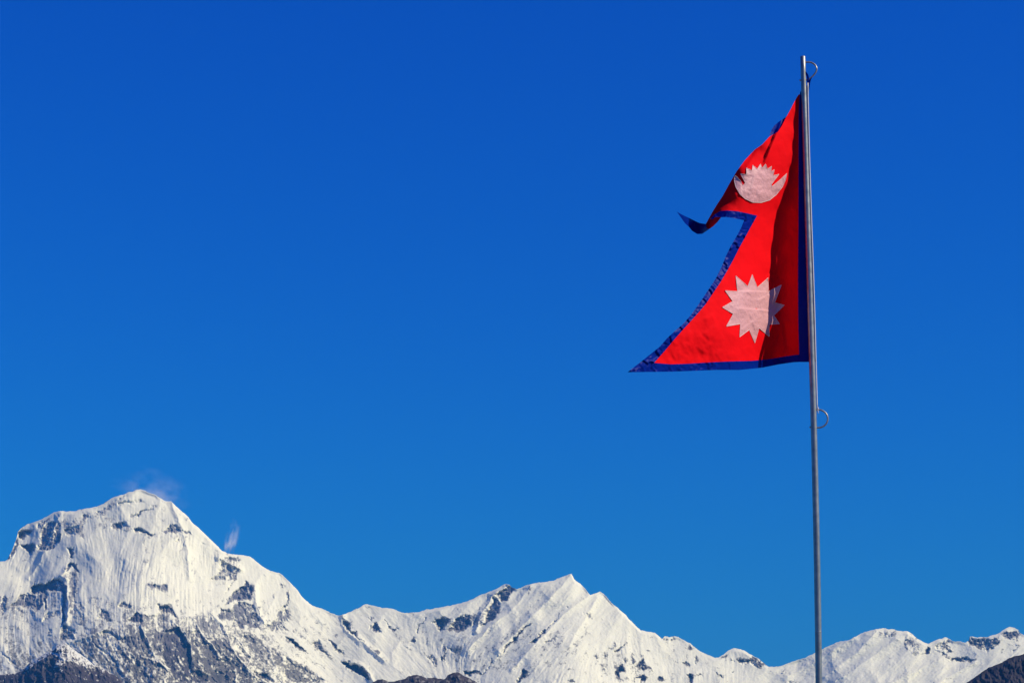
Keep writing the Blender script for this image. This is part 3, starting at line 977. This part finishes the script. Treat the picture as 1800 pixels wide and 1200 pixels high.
CT = np.array(CTRL, float)
dm = np.hypot(CT[:, None, 0] - CT[None, :, 0], CT[:, None, 1] - CT[None, :, 1])
Wt = np.linalg.solve(dm + 1e-6 * np.eye(len(CT)), CT[:, 2])
gx = np.arange(1070, 1460, 2.0); gy = np.arange(90, 690, 2.0)
GXX, GYY = np.meshgrid(gx, gy)
rast = np.zeros(GXX.shape)
for (x, y, _), w in zip(CT, Wt):
    rast += w * np.hypot(GXX - x, GYY - y)


def blur(a, s):
    k = np.exp(-0.5 * (np.arange(-12, 13) / s) ** 2); k /= k.sum()
    a = np.apply_along_axis(lambda r: np.convolve(np.pad(r, 12, 'edge'), k, 'valid'), 0, a)
    return np.apply_along_axis(lambda r: np.convolve(np.pad(r, 12, 'edge'), k, 'valid'), 1, a)


rast = blur(rast, 2.2)


def side(x, y, a, b_):
    """signed distance to the line a-b (positive to its right looking down the photo) and position along it"""
    vx, vy = b_[0] - a[0], b_[1] - a[1]
    L = math.hypot(vx, vy)
    t = ((x - a[0]) * vx + (y - a[1]) * vy) / L / L
    d = ((x - a[0]) * (-vy) + (y - a[1]) * vx) / L
    return -d, t


#        from, to, step height, width
CREASE = [((1371, 216), (1341, 288), 10.0, 4.0), ((1330, 262), (1306, 300), 3.0, 6.0),
          ((1327, 300), (1314, 352), 1.7, 5.0), ((1345, 330), (1318, 355), 1.6, 4.0),
          ((1254, 551), (1236, 560), 2.4, 4.0), ((1236, 585), (1246, 598), 1.8, 5.0),
          ((1224, 610), (1238, 622), 1.6, 5.0), ((1320, 606), (1303, 613), 1.4, 5.0),
          ((1178, 618), (1188, 634), 1.6, 4.0), ((1256, 622), (1268, 634), 1.2, 4.0),
          ((1350, 512), (1294, 511), 2.6, 3.0), ((1352, 545), (1296, 541), 2.6, 3.0), ((1318, 552), (1328, 585), 2.6, 4.0), ((1312, 512), (1322, 522), 2.0, 3.0), ((1334, 556), (1300, 580), 1.8, 4.0), ((1346, 520), (1330, 527), 1.8, 3.0),
          ((1298, 575), (1314, 586), 1.6, 3.0),
          ((1300, 512), (1294, 560), 1.3, 4.0), ((1335, 515), (1330, 545), 1.0, 4.0), ((1376, 570), (1382, 624), -5.0, 7.0),
          ((1352, 480), (1346, 491), 3.0, 3.0)]


def cloth_R(px, py, ripple=0.0, lift=0.0, pleat=None):
    px = np.asarray(px, float); py = np.asarray(py, float)
    fx_ = np.clip((px - gx[0]) / 2.0, 0, len(gx) - 1.001); fy_ = np.clip((py - gy[0]) / 2.0, 0, len(gy) - 1.001)
    i = fx_.astype(int); j = fy_.astype(int); u = fx_ - i; v = fy_ - j
    r = (rast[j, i] * (1 - u) + rast[j, i + 1] * u) * (1 - v) + (rast[j + 1, i] * (1 - u) + rast[j + 1, i + 1] * u) * v
    for a, b_, h, w in CREASE:
        d, t = side(px, py, a, b_)
        env = sstep(-0.15, 0.25, t) * sstep(1.15, 0.75, t)
        r = r + h * env * sstep(-w / 2, w / 2, d) * np.exp(-np.clip(d, 0, None) / (w * 5))
    calm = sstep(1412, 1398, px)
    r = r + calm * (0.9 * fbm(px / 34, py / 55, 2, 401) + 0.48 * fbm(px / 11, py / 13, 2, 405) + 0.15 * fbm(px / 4.5, py / 4.5, 2, 409))
    r = r + calm * 0.95 * sstep(540, 610, py) * sstep(1330, 1230, px) * fbm(px / 9, py / 14, 2, 415)
    if pleat:
        # short folds gathered across the hem, sharp on one side like stitched satin
        q = (px * pleat[1] + py * pleat[2]) / 13.0 + 1.1 * pn(px / 30, py / 30, 433) + 0.6 * pn(px / 9, py / 9, 436)
        fr = q - np.floor(q)
        amp_ = 0.55 + 0.45 * np.sin(np.floor(q) * 2.7)
        r = r + pleat[0] * amp_ * np.where(fr < 0.72, fr / 0.72, (1 - fr) / 0.28)
    if ripple:
        r = r + ripple * (1.6 * fbm(px / 13, py / 13, 2, 420) + 0.5 * ridged(px / 15, py / 15, 1, 425))
    return r + lift


flag_base = at_pole(pole_x(636.0), 636.0)
flag = empty('flag', tuple(flag_base))
tag(flag, 'red double-pennant flag with blue border and white moon and sun', 'flag')


def cloth(name, outline, mat, parent, ripple=0.0, lift=0.0, step=2.5, label=None, extra=None, pleat=None):
    pts = []
    n = len(outline)
    for i in range(n):
        a, b_ = outline[i], outline[(i + 1) % n]
        L = math.hypot(b_[0] - a[0], b_[1] - a[1])
        m = max(1, int(round(L / step)))
        for k in range(m):
            pts.append((a[0] + (b_[0] - a[0]) * k / m, a[1] + (b_[1] - a[1]) * k / m))
    nb = len(pts)
    pa = np.array(outline); x0, y0 = pa.min(0); x1, y1 = pa.max(0)
    xs_, ys_ = np.meshgrid(np.arange(x0, x1, step), np.arange(y0, y1, step * 0.87))
    xs_ = xs_ + (np.arange(xs_.shape[0])[:, None] % 2) * step * 0.5
    xs_ = xs_.ravel(); ys_ = ys_.ravel()
    ok = in_poly(xs_, ys_, outline) & (seg_dist(xs_, ys_, outline) > step * 0.55)
    pts += list(zip(xs_[ok], ys_[ok]))
    edges = [(i, (i + 1) % nb) for i in range(nb)]
    vo, eo, fo, _, _, _ = delaunay_2d_cdt([Vector(p) for p in pts], edges, [], 1, 1e-4)
    q = np.array([tuple(v) for v in vo])
    r = cloth_R(q[:, 0], q[:, 1], ripple, lift, pleat)
    if extra is not None:
        r = r + extra(q[:, 0], q[:, 1])
    w = at_pole(q[:, 0], q[:, 1], r) - flag_base
    me = bpy.data.meshes.new(name)
    me.from_pydata([tuple(p) for p in w], [], [tuple(f) for f in fo])
    me.polygons.foreach_set('use_smooth', np.ones(len(me.polygons), bool))
    me.materials.append(mat)
    ob = bpy.data.objects.new(name, me)
    col.objects.link(ob)
    ob.parent = parent
    if label: ob['label'] = label
    return ob


left_edge = P('1405,165 1400,172 1397,178 1390,192 1381,208 1374,222 1367,232 1353,240 1340,254 1327,263 1310,281 1295,301 1281,325 1270,345 1260,360 1252,373 1246,384 1240.5,394')
notch_in = P('1249,384 1256,377 1266,371 1278,370 1297,371.5 1314,375 1331,379')
slant_in = P('1331,379 1322,395 1310,417 1300,435 1290,455 1279,475 1266,497 1255,513 1241,534 1230,547 1213,566 1200,580 1185,597 1170,615 1150,637.5')
bottom_in = P('1150,637.5 1180,640 1210,639 1240,637 1280,635 1320,634 1350,631.5 1375,627 1392,624.4 1404.6,623')
field = left_edge + notch_in[:-1] + slant_in[:-1] + bottom_in[:-1] + [(x + 4, y) for x, y in hoist_in[::-1]]
cloth('field', field, M_RED, flag, label='bright red cotton field in deep shade next to the pole')

hoist_out = [(float(pole_x(y)) + 6.5, y) for y in (150, 200, 300, 400, 480, 560, 622, 636)]
cloth('border', P('1410,155') + hoist_in[0:0] + hoist_out + P('1404.6,636') + hoist_in[::-1] + P('1406.5,163'), M_BLUE, flag, 0.35, 0.5,
      label='dark blue border along the pole, in shade')
slant_out = P('1308,387 1303,400 1295,415 1285,432 1276,450 1268,470 1259,488 1250,502 1238,520 1228,535 1215,553 1200,570 1188,580 1172,595 1160,609 1140,625 1125,637 1103,654')
cloth('border', slant_in[::-1] + P('1320,383') + slant_out + P('1128,646'), M_BLUE, flag, 0.3, 0.4, 1.7, pleat=(4.2, -0.62, 0.9),
      label='creased satin border along the slanting lower edge')
bottom_out = P('1103.5,654 1140,653.5 1180,653 1220,651.5 1260,650 1300,650 1340,646 1370,640 1395,636.5 1405,636')
cloth('border', bottom_in[::-1] + P('1128,645.6') + bottom_out, M_BLUE, flag, 0.3, 0.5, 1.7, pleat=(3.2, 1.0, 0.15),
      label='creased satin border along the bottom edge')
cloth('border', notch_in + P('1320,383 1308,387 1302,386 1291,383.5 1276,381.5 1266,382 1260,384 1252,386'), M_BLUE, flag, 0.3, 0.5, 1.7, pleat=(3.6, 1.0, 0.5),
      label='satin border under the upper point')
# the upper hem, turned behind the cloth and showing at one place
cloth('border', P('1384,203 1380,207 1370,213.5 1361,221 1356,229 1352.5,238 1360,240 1372,228 1384,212'), M_BLUE, flag, 0.15, -7.0, 2.0,
      label='folded hem showing behind the upper edge')
# the curled tip of the upper point
cloth('turned_tip', Z(1170, 270, 6.667, '470,825 500,780 545,752 600,742 650,748 610,800 560,850 510,885 480,872'), M_RED, flag, 0.3, 0.2, 2.0,
      extra=lambda x, y: (x - 1252) * 0.8, label='shaded red underside of the curled point')
cloth('tail', Z(1170, 270, 6.667, '345,790 400,815 470,825 480,872 510,885 430,940 370,942 310,905 275,860 310,830'), M_BLUE, flag, 0.3, 0.0, 1.6,
      extra=lambda x, y: (x - 1222) * 0.9, label='dark shaded underside of the curled blue tip')
cloth('tail', Z(1170, 270, 6.667, '130,680 200,720 280,757 347,790 310,832 276,861 230,820 180,750'), M_BLUE, flag, 0.6, 0.0, 1.6,
      label='bright sunlit end of the curled blue tip')

MOON = Z(1170, 270, 6.667, '815,258 842,280 880,325 905,375 935,345 905,290 878,236 948,246 947,168 1012,200 1022,136 1074,182 1112,123 1132,172 1172,123 1194,182 1242,150 '
         '1238,212 1274,188 1260,258 1330,242 1285,300 1240,362 1246,386 1330,318 1421,233 1405,310 1370,390 1300,480 1220,545 1120,576 1020,572 930,530 870,475 822,390 804,320 806,285')
SUNS = Z(1230, 470, 8.571, '792,106 868,300 1030,155 1036,360 1232,262 1130,530 1276,568 1115,722 1202,850 1045,858 1045,1042 895,912 830,1138 745,940 600,1048 612,850 400,887 505,700 '
         '340,600 497,510 381,348 568,360 543,126 725,285')
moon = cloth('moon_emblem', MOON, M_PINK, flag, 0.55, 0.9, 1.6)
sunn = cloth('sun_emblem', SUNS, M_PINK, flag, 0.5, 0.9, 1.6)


# the sewn edge of each emblem
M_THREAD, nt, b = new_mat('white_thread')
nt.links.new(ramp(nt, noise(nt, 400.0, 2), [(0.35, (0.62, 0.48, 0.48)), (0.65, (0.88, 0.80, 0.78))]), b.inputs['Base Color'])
b.inputs['Roughness'].default_value = 0.7


def sewn_edge(outline, emblem):
    q = []
    for i in range(len(outline)):
        a, b_ = outline[i], outline[(i + 1) % len(outline)]
        m = max(2, int(math.hypot(b_[0] - a[0], b_[1] - a[1]) / 1.6))
        q += [(a[0] + (b_[0] - a[0]) * k / m, a[1] + (b_[1] - a[1]) * k / m) for k in range(m)]
    q = np.array(q + q[:1])
    rr_ = cloth_R(q[:, 0], q[:, 1], 0.5, 1.1)
    ob = tube('stitching', at_pole(q[:, 0], q[:, 1], rr_), 0.36 * PU, M_THREAD, flag, n=5, caps=False)
    ob.parent = emblem


sewn_edge(MOON, moon)
sewn_edge(SUNS, sunn)


# blue ribbon tying the flag's head to the upper ring
def ribbon(name, path, wid, mat, parent):
    p = smooth_path(path, 16)
    c = at_pole(p[:, 0], p[:, 1], p[:, 2])
    w = np.interp(np.linspace(0, 1, 16), np.linspace(0, 1, len(wid)), wid) * PU * 0.5
    v = []
    for i in range(16):
        d = np.array([1.0, -0.35 + 0.05 * i, 0.1]); d /= np.linalg.norm(d)
        bulge = np.array([0, -0.35 * w[i], 0])
        v += [tuple(c[i] - d * w[i] - flag_base), tuple(c[i] + bulge - flag_base), tuple(c[i] + d * w[i] - flag_base)]
    f = []
    for i in range(15):
        for k in (0, 1):
            f.append((i * 3 + k, i * 3 + k + 1, i * 3 + k + 4, i * 3 + k + 3))
    me = bpy.data.meshes.new(name)
    me.from_pydata(v, [], f)
    me.polygons.foreach_set('use_smooth', np.ones(len(me.polygons), bool))
    me.materials.append(mat)
    ob = bpy.data.objects.new(name, me); col.objects.link(ob); ob.parent = parent
    return ob


ribbon('tie', [(1416.4, 126.5, 3), (1418.5, 131, 3.5), (1420.3, 136, 2.5), (1420.5, 141, 1.5), (1420, 147, 0)], [1.5, 4.5, 4.0, 4.2, 3.4], M_BLUE, flag)
ribbon('tie', [(1426.5, 136.5, 1.5), (1423.5, 140.5, 1.5), (1421.6, 147, 0), (1420.6, 158, -2), (1419.8, 168, -4)], [2.2, 4.2, 4.4, 3.2, 1.2], M_BLUE, flag)

# ------------------------------------------------------------------ snow blowing off the summit
def plume(name, cxy, half, depth, tilt, dens, label, seed):
    c = survey(cxy[0], cxy[1], depth)
    u = depth / FPX
    hx, hz = half[0] * u, half[1] * u
    hy = max(hx, hz) * 0.6
    v = []; f = []
    nu, nv = 24, 12
    for i in range(nv + 1):
        th = math.pi * i / nv
        for k in range(nu):
            ph = 2 * math.pi * k / nu
            v.append((math.sin(th) * math.cos(ph), math.sin(th) * math.sin(ph), math.cos(th)))
    for i in range(nv):
        for k in range(nu):
            k2 = (k + 1) % nu
            f.append((i * nu + k, (i + 1) * nu + k, (i + 1) * nu + k2, i * nu + k2))
    me = bpy.data.meshes.new(name)
    me.from_pydata(v, [], f)
    me.validate()
    m = bpy.data.materials.new(name + '_air'); m.use_nodes = True
    nt = m.node_tree
    nt.nodes.remove(nt.nodes['Principled BSDF'])
    pv = node(nt, 'ShaderNodeVolumePrincipled')
    pv.inputs['Color'].default_value = (1, 1, 1, 1)
    nt.links.new(pv.outputs[0], nt.nodes['Material Output'].inputs['Volume'])
    tc = node(nt, 'ShaderNodeTexCoord')
    ln = node(nt, 'ShaderNodeVectorMath', operation='LENGTH')
    wn_ = node(nt, 'ShaderNodeTexNoise'); wn_.inputs['Scale'].default_value = 1.7; wn_.inputs['Detail'].default_value = 3
    of_ = node(nt, 'ShaderNodeVectorMath', operation='ADD'); of_.inputs[1].default_value = (seed, 3.1, seed * 2)
    nt.links.new(tc.outputs['Object'], of_.inputs[0]); nt.links.new(of_.outputs[0], wn_.inputs['Vector'])
    sb_ = node(nt, 'ShaderNodeVectorMath', operation='SUBTRACT'); sb_.inputs[1].default_value = (0.5, 0.5, 0.5)
    sc_ = node(nt, 'ShaderNodeVectorMath', operation='SCALE'); sc_.inputs['Scale'].default_value = 1.5
    ad_ = node(nt, 'ShaderNodeVectorMath', operation='ADD')
    nt.links.new(wn_.outputs['Color'], sb_.inputs[0]); nt.links.new(sb_.outputs[0], sc_.inputs[0])
    nt.links.new(sc_.outputs[0], ad_.inputs[0]); nt.links.new(tc.outputs['Object'], ad_.inputs[1])
    nt.links.new(ad_.outputs[0], ln.inputs[0])
    fall = node(nt, 'ShaderNodeMapRange', interpolation_type='SMOOTHSTEP')
    fall.inputs['From Min'].default_value = 0.72; fall.inputs['From Max'].default_value = 0.05
    fall.inputs['To Min'].default_value = 0.0; fall.inputs['To Max'].default_value = 1.0
    nt.links.new(ln.outputs['Value'], fall.inputs['Value'])
    mp = node(nt, 'ShaderNodeMapping')
    mp.inputs['Location'].default_value = (seed, seed * 0.7, 0)
    mp.inputs['Scale'].default_value = (1.5, 0.5, 1.1)
    nt.links.new(tc.outputs['Object'], mp.inputs['Vector'])
    nf = noise(nt, 1.6, 4, 0.6, vec=mp.outputs[0])
    nr_ = node(nt, 'ShaderNodeMapRange')
    nr_.inputs['From Min'].default_value = 0.38; nr_.inputs['From Max'].default_value = 0.80
    nt.links.new(nf, nr_.inputs['Value'])
    mu = node(nt, 'ShaderNodeMath', operation='MULTIPLY')
    nt.links.new(fall.outputs[0], mu.inputs[0]); nt.links.new(nr_.outputs[0], mu.inputs[1])
    mu2 = node(nt, 'ShaderNodeMath', operation='MULTIPLY')
    nt.links.new(mu.outputs[0], mu2.inputs[0]); mu2.inputs[1].default_value = dens
    nt.links.new(mu2.outputs[0], pv.inputs['Density'])
    me.materials.append(m)
    ob = bpy.data.objects.new(name, me)
    ob.location = tuple(c); ob.scale = (hx, hy, hz); ob.rotation_euler = (0, R_(tilt), 0)
    col.objects.link(ob)
    tag(ob, label, kind='stuff')
    return ob


plume('snow_plume', (272, 864), (95, 52), 38400.0, 10, 0.0024, 'faint veil of blown snow above the highest summit', 2.0)
plume('snow_plume', (407, 945), (18, 46), 38200.0, 14, 0.0105, 'thin white wisp of blown snow rising from the shoulder ridge', 5.0)

# ------------------------------------------------------------------ haze: the air between here and the mountains
HX0, HX1, HY0, HY1, HZ0, HZ1 = -136000, 136000, -136000, 136000, float(GZ.min()) - 1.0, 0.0
HZ0 = min(HZ0, float(V[..., 2].min()) - 1.0)
HZ1 = float(V[..., 2].max()) + 1300.0
hv = [(x, y, z) for z in (HZ0, HZ1) for y in (HY0, HY1) for x in (HX0, HX1)]
hf = [(0, 2, 3, 1), (4, 5, 7, 6), (0, 1, 5, 4), (2, 6, 7, 3), (0, 4, 6, 2), (1, 3, 7, 5)]
hme = bpy.data.meshes.new('haze'); hme.from_pydata(hv, [], hf)
hm = bpy.data.materials.new('thin_air'); hm.use_nodes = True
nt = hm.node_tree
nt.nodes.remove(nt.nodes['Principled BSDF'])
pv = node(nt, 'ShaderNodeVolumePrincipled')
pv.inputs['Color'].default_value = (0.07, 0.42, 1.0, 1)
pv.inputs['Density'].default_value = 6.0e-6
nt.links.new(pv.outputs[0], nt.nodes['Material Output'].inputs['Volume'])
hme.materials.append(hm)
haze = bpy.data.objects.new('haze', hme); col.objects.link(haze)
tag(haze, kind='stuff')
